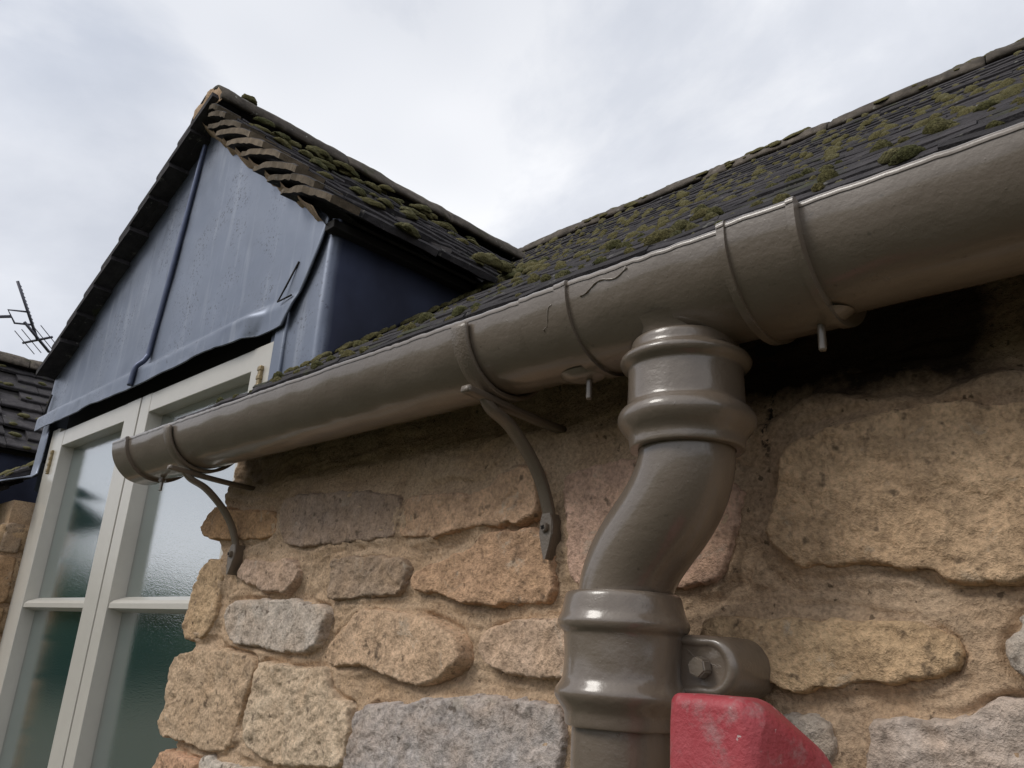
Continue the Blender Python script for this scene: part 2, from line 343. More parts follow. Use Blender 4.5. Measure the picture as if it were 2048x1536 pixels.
# ------------------------------------------------------------------ rubble stone walls
OUT = {
    's1': [(-1.412,0.226),(-1.321,0.211),(-1.215,0.201),(-1.186,0.182),(-1.187,0.16),(-1.251,0.158),(-1.34,0.16),(-1.417,0.164),(-1.449,0.182),(-1.437,0.204)],
    's2': [(-1.179,0.215),(-1.127,0.22),(-0.975,0.212),(-0.889,0.2),(-0.864,0.194),(-0.867,0.167),(-0.87,0.14),(-0.959,0.137),(-1.077,0.137),(-1.151,0.142),(-1.178,0.174)],
    's3': [(-0.861,0.192),(-0.833,0.194),(-0.791,0.191),(-0.721,0.186),(-0.685,0.189),(-0.677,0.202),(-0.636,0.21),(-0.609,0.204),(-0.603,0.173),(-0.605,0.148),(-0.631,0.143),(-0.684,0.14),(-0.744,0.143),(-0.763,0.136),(-0.794,0.136),(-0.838,0.137),(-0.866,0.14),(-0.864,0.153),(-0.86,0.173)],
    's4': [(-1.298,0.104),(-1.274,0.123),(-1.22,0.121),(-1.177,0.116),(-1.149,0.12),(-1.097,0.114),(-1.097,0.093),(-1.103,0.079),(-1.131,0.068),(-1.179,0.068),(-1.215,0.074),(-1.25,0.084),(-1.294,0.094)],
    's5': [(-1.017,0.112),(-0.98,0.117),(-0.908,0.115),(-0.841,0.109),(-0.827,0.099),(-0.835,0.071),(-0.844,0.062),(-0.92,0.061),(-0.955,0.059),(-1.01,0.057),(-1.019,0.066),(-1.012,0.091)],
    's6': [(-0.821,0.084),(-0.799,0.097),(-0.763,0.103),(-0.74,0.112),(-0.708,0.12),(-0.695,0.134),(-0.659,0.136),(-0.611,0.134),(-0.587,0.112),(-0.581,0.071),(-0.587,0.055),(-0.618,0.052),(-0.66,0.05),(-0.695,0.049),(-0.727,0.055),(-0.753,0.061),(-0.784,0.065),(-0.818,0.066),(-0.822,0.075)],
    's7': [(-1.356,0.128),(-1.403,0.126),(-1.429,0.118),(-1.438,0.091),(-1.446,0.048),(-1.459,0.022),(-1.464,0.009),(-1.441,-0.012),(-1.397,-0.009),(-1.364,0.003),(-1.346,0.027),(-1.351,0.065),(-1.345,0.098)],
    's8': [(-1.316,0.044),(-1.285,0.056),(-1.172,0.058),(-1.069,0.054),(-1.006,0.047),(-1.007,0.028),(-1.021,-0.006),(-1.05,-0.019),(-1.127,-0.017),(-1.196,-0.012),(-1.278,-0.011),(-1.314,0.016)],
    's9': [(-0.997,-0.005),(-0.967,0.018),(-0.933,0.043),(-0.856,0.044),(-0.78,0.034),(-0.736,0.021),(-0.72,0.012),(-0.711,-0.008),(-0.72,-0.022),(-0.744,-0.033),(-0.78,-0.042),(-0.816,-0.044),(-0.872,-0.035),(-0.905,-0.027),(-0.981,-0.031),(-1.005,-0.027)],
    's10': [(-0.692,0.005),(-0.681,0.022),(-0.65,0.031),(-0.59,0.037),(-0.549,0.035),(-0.521,0.007),(-0.533,-0.02),(-0.587,-0.023),(-0.645,-0.024),(-0.678,-0.013),(-0.691,-0.005)],
    's11': [(-1.464,-0.038),(-1.389,-0.027),(-1.292,-0.021),(-1.206,-0.029),(-1.188,-0.037),(-1.195,-0.063),(-1.214,-0.1),(-1.225,-0.137),(-1.225,-0.158),(-1.253,-0.172),(-1.311,-0.175),(-1.357,-0.173),(-1.414,-0.171),(-1.471,-0.169),(-1.486,-0.147),(-1.461,-0.112),(-1.478,-0.097),(-1.473,-0.064)],
    's12': [(-1.174,-0.033),(-1.135,-0.037),(-1.072,-0.039),(-0.995,-0.035),(-0.986,-0.044),(-0.982,-0.063),(-0.955,-0.075),(-0.927,-0.074),(-0.924,-0.089),(-0.927,-0.125),(-0.934,-0.153),(-1.062,-0.167),(-1.131,-0.168),(-1.18,-0.153),(-1.194,-0.134),(-1.186,-0.091),(-1.182,-0.055)],
    's13': [(-0.906,-0.082),(-0.883,-0.072),(-0.794,-0.065),(-0.785,-0.059),(-0.724,-0.053),(-0.683,-0.048),(-0.628,-0.047),(-0.563,-0.048),(-0.562,-0.08),(-0.561,-0.116),(-0.566,-0.143),(-0.901,-0.196),(-0.919,-0.153),(-0.912,-0.118)],
    's14': [(-1.462,-0.196),(-1.406,-0.19),(-1.321,-0.194),(-1.319,-0.219),(-1.403,-0.238),(-1.487,-0.23)],
    's15': [(-1.312,-0.186),(-1.292,-0.178),(-1.255,-0.186),(-1.113,-0.181),(-0.962,-0.173),(-0.975,-0.213),(-1.268,-0.26),(-1.311,-0.218)],
    's16': [(-0.576,0.19),(-0.527,0.199),(-0.473,0.198),(-0.438,0.186),(-0.382,0.164),(-0.354,0.157),(-0.36,0.121),(-0.372,0.085),(-0.38,0.07),(-0.422,0.068),(-0.473,0.072),(-0.523,0.07),(-0.557,0.073),(-0.567,0.097),(-0.563,0.128)],
    's17': [(-0.311,0.189),(-0.283,0.198),(-0.247,0.204),(-0.207,0.206),(-0.152,0.203),(-0.121,0.195),(-0.076,0.189),(-0.075,0.136),(-0.089,0.08),(-0.137,0.07),(-0.175,0.067),(-0.191,0.072),(-0.219,0.081),(-0.257,0.084),(-0.299,0.081),(-0.316,0.09),(-0.329,0.106),(-0.331,0.123),(-0.321,0.14),(-0.315,0.166)],
    's18': [(-0.396,0.037),(-0.356,0.042),(-0.319,0.039),(-0.261,0.039),(-0.209,0.04),(-0.196,0.031),(-0.185,0.023),(-0.188,0.009),(-0.203,-0.0),(-0.22,-0.006),(-0.242,-0.005),(-0.264,-0.006),(-0.281,-0.012),(-0.314,-0.018),(-0.34,-0.012),(-0.353,-0.003),(-0.362,0.009),(-0.396,0.011)],
    's19': [(-0.139,0.054),(-0.147,0.038),(-0.157,0.027),(-0.159,0.017),(-0.154,0.006),(-0.143,0.0),(-0.103,0.004),(-0.094,0.051),(-0.118,0.058)],
    's20': [(-0.252,-0.033),(-0.229,-0.028),(-0.206,-0.031),(-0.189,-0.027),(-0.175,-0.016),(-0.148,-0.011),(-0.111,-0.008),(-0.114,-0.067),(-0.257,-0.095),(-0.26,-0.062)],
    's21': [(-0.332,-0.041),(-0.298,-0.033),(-0.285,-0.04),(-0.282,-0.057),(-0.293,-0.073),(-0.326,-0.084)],
    's22': [(-0.549,-0.074),(-0.507,-0.061),(-0.434,-0.054),(-0.398,-0.059),(-0.399,-0.109),(-0.547,-0.14)],
}
BUFF = {'s1': (.40, .24, .13), 's2': (.29, .215, .165), 's3': (.46, .30, .195), 's4': (.44, .315, .235), 's5': (.30, .225, .165), 's6': (.45, .285, .18),
        's7': (.42, .295, .18), 's8': (.45, .385, .325), 's9': (.50, .35, .235), 's10': (.50, .36, .26), 's11': (.44, .32, .215), 's12': (.52, .405, .29),
        's13': (.375, .338, .318), 's14': (.46, .28, .18), 's15': (.48, .43, .37), 's16': (.50, .33, .25), 's17': (.50, .345, .215), 's18': (.48, .335, .20),
        's19': (.42, .375, .325), 's20': (.45, .375, .32), 's21': (.38, .33, .28), 's22': (.38, .34, .31)}
PROUD = {'s2': .013, 's5': .018, 's13': .022, 's17': .021, 's16': .012, 's22': .006, 's18': .019, 's10': .018}
WALL_Y = .672
def poly_dist(poly, X, Z):
    """signed distance to a polygon, positive inside"""
    P = np.array(poly, float); Q = np.roll(P, -1, 0); d2 = np.full(X.shape, 1e9); ins = np.zeros(X.shape, bool)
    for (ax, az), (bx, bz) in zip(P, Q):
        ex, ez = bx - ax, bz - az; t = np.clip(((X - ax) * ex + (Z - az) * ez) / (ex * ex + ez * ez + 1e-12), 0, 1)
        d2 = np.minimum(d2, (X - ax - t * ex) ** 2 + (Z - az - t * ez) ** 2)
        c = (az > Z) != (bz > Z); ins ^= c & (X < ex * (Z - az) / (ez if abs(ez) > 1e-9 else 1e-9) + ax)
    return np.sqrt(d2) * np.where(ins, 1, -1)
def rounded(poly, n=90):
    P = np.array(poly, float); C = np.vstack([P, P[:1]]); cum = np.r_[0, np.cumsum(np.linalg.norm(np.diff(C, axis=0), axis=1))]
    s = np.linspace(0, cum[-1], n, endpoint=False); R = np.c_[np.interp(s, cum, C[:, 0]), np.interp(s, cum, C[:, 1])]
    for _ in range(2): R = .25 * np.roll(R, 1, 0) + .5 * R + .25 * np.roll(R, -1, 0)
    return R[::2]
def stone_mesh(name, poly, y0, proud, seed, res=.0022, rough=1.0):
    """a broken stone face: fine height field inside its outline, its sides running back into the bed"""
    R = rounded(poly); lo = R.min(0) - .012; hi = R.max(0) + .012
    nx, nz = int((hi[0] - lo[0]) / res) + 2, int((hi[1] - lo[1]) / res) + 2
    X, Z = np.meshgrid(lo[0] + np.arange(nx) * res, lo[1] + np.arange(nz) * res, indexing='ij')
    q = np.stack([X, Z, X * 0 + seed * 1.7], -1)
    d = poly_dist(R, X, Z) + .0030 * fbm(q * [55, 55, 1], 3, seed) + .0012 * noise(q * [210, 210, 1], seed + 3) + .001
    e = np.clip(d / (.0032 + .0022 * noise(q * [24, 24, 1], seed + 14)), 0, 1); prof = np.sqrt(1 - (1 - e) ** 2)
    tilt = noise(np.array([seed * 7.3, 1, 2])) * 6 * (X - R[:, 0].mean()) * .02 / .1 + noise(np.array([seed * 5.1, 4, 2])) * .10 * (Z - R[:, 1].mean())
    rid = 1 - np.abs(fbm(q * [19, 26, 1], 2, seed + 7))
    chip = np.round(fbm(q * [9, 12, 1], 2, seed + 20) * 2.2) / 2.2            # cleaved steps across the face
    h = proud * .56 + tilt * .05 + (.0016 * fbm(q * [13, 13, 1], 2, seed) + .0016 * chip + .0022 * (rid - .75) + .0017 * fbm(q * [48, 60, 1], 3, seed + 9) + .0011 * fbm(q * [150, 150, 1], 2, seed + 5) - .0040 * np.clip(noise(q * [95, 110, 1], seed + 25) - .55, 0, 1)) * rough
    h = np.where(d > 0, prof * h - .001, d * 14 - .001)
    V = np.stack([X, y0 - h, Z], -1).reshape(-1, 3); idx = np.arange(nx * nz).reshape(nx, nz)
    F = np.stack([idx[:-1, :-1], idx[1:, :-1], idx[1:, 1:], idx[:-1, 1:]], -1).reshape(-1, 4)
    keep = (d.reshape(-1)[F] > -.0052).any(1); F = F[keep]
    used = np.zeros(nx * nz, bool); used[F] = True; rem = np.cumsum(used) - 1
    return mesh(name, V[used], rem[F])

wall = thing('rubble_wall', 'honey-coloured rubble stone wall with sandy mortar under the gutter', 'wall', (-.2, .75, GROUND))
wall.location = (0, 0, 0)
def left_edge(z):                    # ragged jamb beside the window
    zz = [-2.4, -.25, -.235, -.20, -.172, -.15, -.112, -.09, -.05, -.025, -.012, .01, .045, .10, .125, .15, .18, .205, .24, .30, .40]
    xx = [-1.46, -1.46, -1.465, -1.44, -1.445, -1.465, -1.44, -1.455, -1.455, -1.43, -1.425, -1.445, -1.43, -1.42, -1.375, -1.40, -1.425, -1.415, -1.415, -1.42, -1.42]
    return np.interp(z, zz, xx)
xs = np.r_[np.arange(0, 1.44, .0028), np.arange(1.445, 2.9, .03)]; zs = np.r_[np.arange(GROUND, -.32, .05), np.arange(-.32, .372, .0028)]
def mortar_field(X, Z):
    D = np.full(X.shape, .06); S0 = np.zeros(X.shape); fine = (Z > -.33) & (X < .1)
    for nm, poly in OUT.items():
        P = np.array(poly); bb = fine & (X > P[:, 0].min() - .07) & (X < P[:, 0].max() + .07) & (Z > P[:, 1].min() - .07) & (Z < P[:, 1].max() + .07)
        D[bb] = np.minimum(D[bb], -poly_dist(rounded(poly, 60), X[bb], Z[bb]))
    o = X * 0; P0 = np.stack([X, Z, o], -1)
    dw = D + .010 * fbm(P0 * [11, 11, 1], 2, 50)
    brush = fbm(np.stack([X * 9 + Z * 4, dw * 150, o + 2], -1), 3, 4)          # brush strokes follow the stones they point
    brush2 = noise(np.stack([X * 14, (Z + .02 * fbm(P0 * [7, 7, 1], 2, 51)) * 260, o], -1), 8)
    h = .0030 * brush + .0014 * brush2 + .0036 * fbm(P0 * [17, 17, 1], 3, 11) + .0007 * noise(P0 * [230, 230, 1], 21) + .0015 * noise(P0 * [70, 70, 1], 22)
    side = np.clip(.5 + fbm(P0 * [8, 8, 1], 2, 60), 0, 1)
    h = h - .002 + .0050 * np.exp(-(np.clip(D, 0, 1) / .009) ** 2) * side - .0060 * np.exp(-((D - .002) / .0035) ** 2) * (1 - side)
    e = Z - (.222 + .012 * fbm(np.stack([X * 14, o, o], -1), 3, 70))           # the broken fillet below the eaves
    h = h - .020 * np.clip(e / .012, 0, 1) * ((X > -.46) & (X < -.11)) - .012 * np.clip((Z - .25) / .03, 0, 1)
    return h
XX, ZZ = np.meshgrid(xs, zs); le = left_edge(ZZ); XW = -1.43 + XX; XW = XW + (le + 1.43 + .004 * fbm(np.stack([ZZ * 45, ZZ * 0, ZZ * 0], -1), 3, 33)) * np.clip(1 - XX / .06, 0, 1)
H = mortar_field(XW, ZZ); YW = WALL_Y - H + .02 * np.clip(1 - XX / .02, 0, 1) ** 2
V = np.stack([XW, YW, ZZ], -1)
V = np.concatenate([np.stack([XW[:, :1] + .006, YW[:, :1] * 0 + 1.05, ZZ[:, :1]], -1), V], 1)
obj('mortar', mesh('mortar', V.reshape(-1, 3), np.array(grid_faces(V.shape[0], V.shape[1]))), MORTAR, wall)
for i, (nm, poly) in enumerate(OUT.items()):
    rough = 1.7 if nm in ('s5', 's12') else (.7 if nm in ('s2', 's16') else 1.0)
    o = obj('stone', stone_mesh('stone', poly, WALL_Y - .003, PROUD.get(nm, .017), i + 1, .0022, rough), STONE, wall); o.color = (*BUFF[nm], 1)
# the courses outside the picture: below it and to its right
def course(z0, z1, x0, x1, seed):
    r = random.Random(seed); x = x0
    while x < x1 - .05:
        w = r.uniform(.12, .27); w = min(w, x1 - x); a, b = x + .010, x + w - .010; lo, hi = z0 + .010, z1 - .010
        j = lambda: r.uniform(-.010, .010)
        poly = [(a + j(), lo + j()), ((a + b) / 2, lo + j()), (b + j(), lo + j()), (b, (lo + hi) / 2), (b + j(), hi + j()), ((a + b) / 2, hi + j()), (a + j(), hi + j()), (a, (lo + hi) / 2)]
        o = obj('stone', stone_mesh('stone', poly, WALL_Y - .003, .018, seed * 31 + int(x * 100) % 29, .010), STONE, wall)
        o.color = (*r.choice([(.40, .25, .13), (.36, .32, .29), (.44, .32, .20), (.38, .27, .18)]), 1); x += w
zc_ = -.27
for q in range(9):
    hgt = [.20, .24, .18, .26, .22, .2, .24, .26, .2][q]; course(zc_ - hgt, zc_, -1.47, 1.4, 100 + q); zc_ -= hgt
for q, (a, b) in enumerate(((-.27, -.11), (-.11, .0), (.0, .10), (.10, .24))): course(a, b, -.06, 1.4, 150 + q)
box('wall_core', (-1.40, .71, GROUND), (1.45, 1.02, .36), DARK, wall, 0)

# left-hand wall: only its reveal beside the window is seen
wall2 = thing('rubble_wall', 'shaded stone reveal at the left edge beside the window frame', 'wall')
box('wall_core', (-5.0, .748, GROUND), (-3.125, 1.02, .40), BEDDING, wall2, 0)
def reveal_stone(y0, y1, z0, z1, seed, colr):
    me = stone_mesh('stone', [(y0, z0), ((y0 + y1) / 2, z0 - .004), (y1, z0 + .004), (y1, z1), ((y0 + y1) / 2, z1 + .005), (y0, z1)], 0, .016, seed, .006)
    for v in me.vertices: v.co = (-3.118 - v.co.y, v.co.x, v.co.z)
    me.flip_normals(); o = obj('stone', me, STONE, wall2); o.color = (*colr, 1)
zz = .32; r_ = random.Random(3)
for q in range(13):
    h_ = r_.uniform(.09, .17); reveal_stone(.742, .80, zz - h_ + .012, zz, 300 + q, r_.choice([(.27, .18, .10), (.33, .21, .12), (.28, .21, .15)])); 
    me = stone_mesh('stone', [(-3.50 + r_.uniform(-.1, .1), zz - h_ + .012), (-3.12, zz - h_ + .012), (-3.115, zz), (-3.48, zz)], .748, .02, 330 + q, .008)
    o = obj('stone', me, STONE, wall2); o.color = (.36, .25, .15, 1); zz -= h_

# ------------------------------------------------------------------ tiles
def verge_mesh(w, l, t, seed, f):
    """verge tile lying flatter than its neighbours, bowed along its length, with a ragged edge"""
    V = []; ny = 14; r = np.random.default_rng(seed)
    for i in range(ny):
        u = i / (ny - 1); y = l * f * u; b = .008 * (1 - (2 * u * f - 1) ** 2) - .006 * u * u; th = t * (.85 + .25 * math.sin(math.pi * min(1, .12 + u * .95))) + .0018 * float(noise(np.array([u * 7, seed, 1.]), 31))
        e = .004 * float(noise(np.array([u * 11, seed, 5.]), 32))
        V += [(-w / 2 + e, y, b + .002 * r.normal() * .5), (-w / 2 + e - .001, y, b + th * .85), (-w / 2 + e + .004, y, b + th), (w / 2, y, b + th), (w / 2, y, b)]
    F = grid_faces(ny, 5, True) + [tuple(range(5)), tuple(range((ny - 1) * 5, ny * 5))[::-1]]
    me = mesh('verge_tile', V, F); bm = bmesh.new(); bm.from_mesh(me); bmesh.ops.recalc_face_normals(bm, faces=bm.faces[:]); bm.to_mesh(me); bm.free(); me.materials.append(TILE); me.materials.append(TILE2)
    for p in me.polygons: p.material_index = int(p.normal.x < -.6 or abs(p.normal.y) > .8)
    me.update(); return me
def tile_mesh(w, l, t, seed, nx=7):
    """slab: x = along the course, y = up the slope (tail at y=0), z = thickness; a riven, uneven tail"""
    r = np.random.default_rng(seed); V = []; xs_ = np.linspace(-w / 2, w / 2, nx)
    tail = r.normal(0, .0022, nx); lift = r.normal(0, .0014, nx); bot = r.normal(0, .0016, nx)
    for i, x in enumerate(xs_):
        V += [(x, tail[i], bot[i]), (x, tail[i] - .001, t * .75 + lift[i]), (x, tail[i] + .005, t + lift[i]), (x, l * .5, t + r.normal(0, .001)), (x, l, t), (x, l, 0), (x, l * .5, r.normal(0, .001))]
    m = 7; F = grid_faces(nx, m, True) + [tuple(range(m)), tuple(range((nx - 1) * m, nx * m))[::-1]]
    me = mesh('roof_tile', V, F); return me
def tile_set(w, l, t, n, mats, seed):
    L = []
    for i in range(n):
        me = tile_mesh(w, l, t, seed + i)
        for m in mats: me.materials.append(m)
        bm = bmesh.new(); bm.from_mesh(me); bmesh.ops.recalc_face_normals(bm, faces=bm.faces[:]); bm.to_mesh(me); bm.free(); L.append(me)
    return L
def place(name, me, M4, parent):
    o = bpy.data.objects.new(name, me); COL.objects.link(o); o.parent = parent; o.matrix_local = M4; return o
def frame(origin, xd, up_slope, pitch_less):
    """matrix with x along the course, y up the slope turned flatter by pitch_less, z the outward normal"""
    x = Vector(xd).normalized(); y = Vector(up_slope).normalized(); z = x.cross(y)
    if z.z < 0: x = -x; z = -z
    c, s = math.cos(pitch_less), math.sin(pitch_less); y2 = y * c - z * s; z2 = x.cross(y2)
    m = Matrix(((x.x, y2.x, z2.x, origin[0]), (x.y, y2.y, z2.y, origin[1]), (x.z, y2.z, z2.z, origin[2]), (0, 0, 0, 1))); return m

# moss cushions
def cushion(seed, sub=4):
    bm = bmesh.new(); bmesh.ops.create_icosphere(bm, subdivisions=sub, radius=1); bm.verts.ensure_lookup_table()
    P = np.array([v.co[:] for v in bm.verts]); N = P.copy()
    d = .15 * fbm(P * 1.4 + seed, 2, seed) + .07 * noise(P * 6, seed + 2) + .085 * noise(P * 17, seed + 4)
    P = N * (1 + d)[:, None]; P[:, 2] = np.where(P[:, 2] > 0, P[:, 2], P[:, 2] * .25)
    for v, p in zip(bm.verts, P): v.co = p
    me = bpy.data.meshes.new('moss_cushion'); bm.to_mesh(me); bm.free(); me.materials.append(MOSS)
    me.polygons.foreach_set('use_smooth', [True] * len(me.polygons)); return me
CUSH = [cushion(s) for s in range(8)]; CUSH_LO = [cushion(s, 3) for s in range(8, 12)]
def moss(parent, p, xd, yd, s, sx=1, sh=.55, lo=False):
    x = Vector(xd).normalized(); y = Vector(yd).normalized(); z = x.cross(y)
    if z.z < 0: x = -x; z = -z
    a = random.uniform(-.4, .4); x2 = x * math.cos(a) + y * math.sin(a); y2 = y * math.cos(a) - x * math.sin(a)
    z = (z * .6 + Vector((0, 0, 1)) * .4).normalized()
    m = Matrix(((x2.x * s * sx, y2.x * s, z.x * s * sh, p[0]), (x2.y * s * sx, y2.y * s, z.y * s * sh, p[1]), (x2.z * s * sx, y2.z * s, z.z * s * sh, p[2]), (0, 0, 0, 1)))
    return place('moss_cushion', random.choice(CUSH_LO if lo else CUSH), m, parent)

# ------------------------------------------------------------------ main roof
EY, EZ, RY, RZ = .565, .357, 2.30, 1.722
PROF = [np.array(p) for p in spline([(EY, EZ), (.95, EZ + .385 * .730), (1.30, .902), (1.75, 1.252), (RY, RZ)], 30)]   # (y, z): the foot of the slope is swept a little flatter
_cum = np.r_[0, np.cumsum([np.linalg.norm(PROF[i + 1] - PROF[i]) for i in range(len(PROF) - 1)])]; SLEN = float(_cum[-1]); _P = np.array(PROF)
def roof_at(s): return float(np.interp(s, _cum, _P[:, 0])), float(np.interp(s, _cum, _P[:, 1]))
def roof_up(s):
    a, b = roof_at(max(0, s - .02)), roof_at(min(SLEN, s + .02)); l = math.hypot(b[0] - a[0], b[1] - a[1]); return (0, (b[0] - a[0]) / l, (b[1] - a[1]) / l)
def roof_z(y): return float(np.interp(y, _P[:, 0], _P[:, 1]))
UP = (0, .80, .60)
DX, DRZ = -2.13, 1.535              # dormer ridge line
DR, DRE = .830, .862                 # right slope: run and eaves height
DL, DLE = 1.075, .880                # left slope
NEXT = -3.43                         # offset of the neighbouring dormer
def dormer_z(x):
    z = -9
    for c in (DX, DX + NEXT):
        if c - DL <= x <= c + DR: z = max(z, DRZ - (x - c) * (DRZ - DRE) / DR if x > c else DRZ - (c - x) * (DRZ - DLE) / DL)
    return z
roof = thing('tiled_roof', 'dark tiled main roof speckled with moss cushions above the gutter', 'roof')
GA, TT = .082, .0150
tiles = tile_set(.2553, .20, TT, 8, [TILE], 40)
less = math.asin(TT / GA) * .93
nc = int(SLEN / GA)
for c in range(nc):
    s = c * GA; y, z = roof_at(s); UPS = roof_up(s); off = .127 * (c % 2) + random.uniform(-.01, .01)
    for i in range(-20, 6):
        x = i * .256 + off
        if x < -4.75 or x > .62: continue
        if -3.33 < x - .128 and x + .02 < -1.345 and z < dormer_z(x) - .06: continue
        if x < -3.2 and y > 1.05: continue
        if x < -4.55: continue
        place('roof_tile', tiles[(i * 3 + c * 5) % 8], frame((x, y, z + random.uniform(-.0015, .0015)), (1, 0, 0), UPS, less + random.uniform(-.008, .008)), roof)
V = [(-5.2, EY + .05, EZ + .015), (.9, EY + .05, EZ + .015), (.9, RY, RZ - .02), (-5.2, RY, RZ - .02), (.9, 4.0, .36), (-5.2, 4.0, .36)]
V = [(a, b, c_ - .012) for a, b, c_ in V]
V = [(x, y, z - .014) for y, z in (roof_at(q) for q in np.linspace(.06, SLEN, 20)) for x in (-1.36, .9)]
obj('roof_underlay', mesh('roof_underlay', V, grid_faces(20, 2)), DARK, roof, smooth=False)
me = mesh('rear_slope', [(.9, RY, RZ - .02), (-7, RY, RZ - .02), (-7, 4.2, .2), (.9, 4.2, .2)], [(0, 1, 2, 3)]); obj('rear_slope', me, TILE, roof, smooth=False)
box('eaves_closer', (-1.39, .60, .335), (.9, .70, .352), DARK, roof, .002)  # added dark filler: closes the void behind the gutter against stray light
def ridge_tile_mesh(r, l, seed):
    V = []; n, m = 20, 19; rg = np.random.default_rng(seed)
    for sgn, rr in ((1, r), (-1, r - .014)):
        for i in range(n):
            u = -l / 2 + l * i / (n - 1)
            for j in range(m):
                a = math.radians(8 + 164 * j / (m - 1)); q = rr + .0045 * float(noise(np.array([u * 9, a * 3, seed]), seed)) + .002 * float(noise(np.array([u * 45, a * 9, seed]), seed)) - .004 * (i in (0, n - 1))
                V.append((u, q * math.cos(a), q * math.sin(a) * .86))
    F = grid_faces(n, m) + [f[::-1] for f in grid_faces(n, m, off=n * m)]
    for i in range(n - 1): F += [(i * m, (i + 1) * m, n * m + (i + 1) * m, n * m + i * m), (i * m + m - 1, n * m + i * m + m - 1, n * m + (i + 1) * m + m - 1, (i + 1) * m + m - 1)]
    for j in range(m - 1): F += [(j, n * m + j, n * m + j + 1, j + 1), ((n - 1) * m + j, (n - 1) * m + j + 1, (2 * n - 1) * m + j + 1, (2 * n - 1) * m + j)]
    me = mesh('ridge_tile', V, F); me.materials.append(RIDGE); me.polygons.foreach_set('use_smooth', [True] * len(me.polygons)); return me
RT = [ridge_tile_mesh(.10, .455, s) for s in range(3)]
for i in range(9):
    place('ridge_tile', RT[i % 3], Matrix.Translation((-2.9 + .46 * i, RY, RZ - .072 + random.uniform(-.004, .004))) @ Matrix.Rotation(random.uniform(-.01, .01), 4, 'Z'), roof)
# moss on the main roof
rm = random.Random(21)
def on_roof(x, s, lift=.0): y, z = roof_at(s); return (x, y, z + TT * .9 + lift)
random.seed(5)
far = []
for c in range(nc):
    s = c * GA; x = -1.28 - max(0, s - .85) * .85 + rm.uniform(0, .1)
    while x < .6:
        g_ = float(noise(np.array([x * 3.1, s * 3.1, 0.]), 44)); big = rm.random()
        if rm.random() < .85 + .4 * g_:
            sz = (.0036 + .0070 * big ** 1.8) * (1 + .22 * s); a = (on_roof(x, s + rm.uniform(-.003, .016)), sz, rm.uniform(1.0, 1.8), rm.uniform(.95, 1.4))
            if s < .56: moss(roof, a[0], (1, 0, 0), UP, a[1], a[2], a[3])
            else: far.append(a)
        x += rm.uniform(.022, .070) * (1 + .2 * s)
for q in range(95):                  # along the ridge tiles
    x = rm.uniform(-2.0, .8); a = rm.uniform(.2, 1.5); far.append(((x, RY - .098 * math.cos(a), RZ - .072 + .084 * math.sin(a)), rm.uniform(.006, .017), rm.uniform(1, 2.2), .7))
for q in range(34):                  # thick moss where the dormer valley meets the main slope
    s = rm.uniform(.80, 1.25); x = -1.36 + rm.gauss(.06, .055) - (s - .85) * .55; moss(roof, on_roof(x, s, .004), (1, 0, 0), UP, rm.uniform(.010, .024), rm.uniform(1, 1.6), .8)
for q in range(46):                  # little tufts along the foot of the dormer cheek
    s = rm.uniform(.22, .85); far.append((on_roof(-1.365 + rm.uniform(-.01, .03), s, .004), rm.uniform(.006, .014), 1.3, .9))
for q in range(40):
    far.append((on_roof(rm.uniform(-4.3, -3.24), rm.uniform(.1, .7), .002), rm.uniform(.010, .024), 1.6, .7))
# fine crumbs of moss and lichen, too many to count
V = []; F = []; base_ = np.array([v.co[:] for v in CUSH_LO[0].vertices]); bf = [tuple(p.vertices) for p in CUSH_LO[0].polygons]
for p_, sz, sx, sh in far:
    b = len(V); a = rm.uniform(0, 6.28); ca, sa = math.cos(a), math.sin(a); Q = base_ @ np.array([[ca, sa, 0], [-sa, ca, 0], [0, 0, 1]]) * [sz * sx, sz, sz * sh]; V += list(np.array(p_) + Q + Q[:, 1:2] * [0, 0, .75]); F += [tuple(b + i for i in f) for f in bf]
for q in range(1500):
    s = rm.uniform(0, SLEN); x = rm.uniform(-1.3 - max(0, s - .85) * .9, .8); c = np.array(on_roof(x, round(s / GA) * GA + rm.uniform(-.002, .03), 0)); r0 = rm.uniform(.0014, .0034)
    b = len(V); ring = [c + np.array([math.cos(a) * r0 * 1.4, math.sin(a) * r0 * .8, math.sin(a) * r0 * .6]) for a in (0, 1.05, 2.1, 3.14, 4.19, 5.24)]
    V += ring + [c + np.array([0, -.2, .8]) * r0]; F += [(b + i, b + (i + 1) % 6, b + 6) for i in range(6)]
setp(obj('moss_crumbs', mesh('moss_crumbs', V, F), MOSS, roof), kind='stuff')

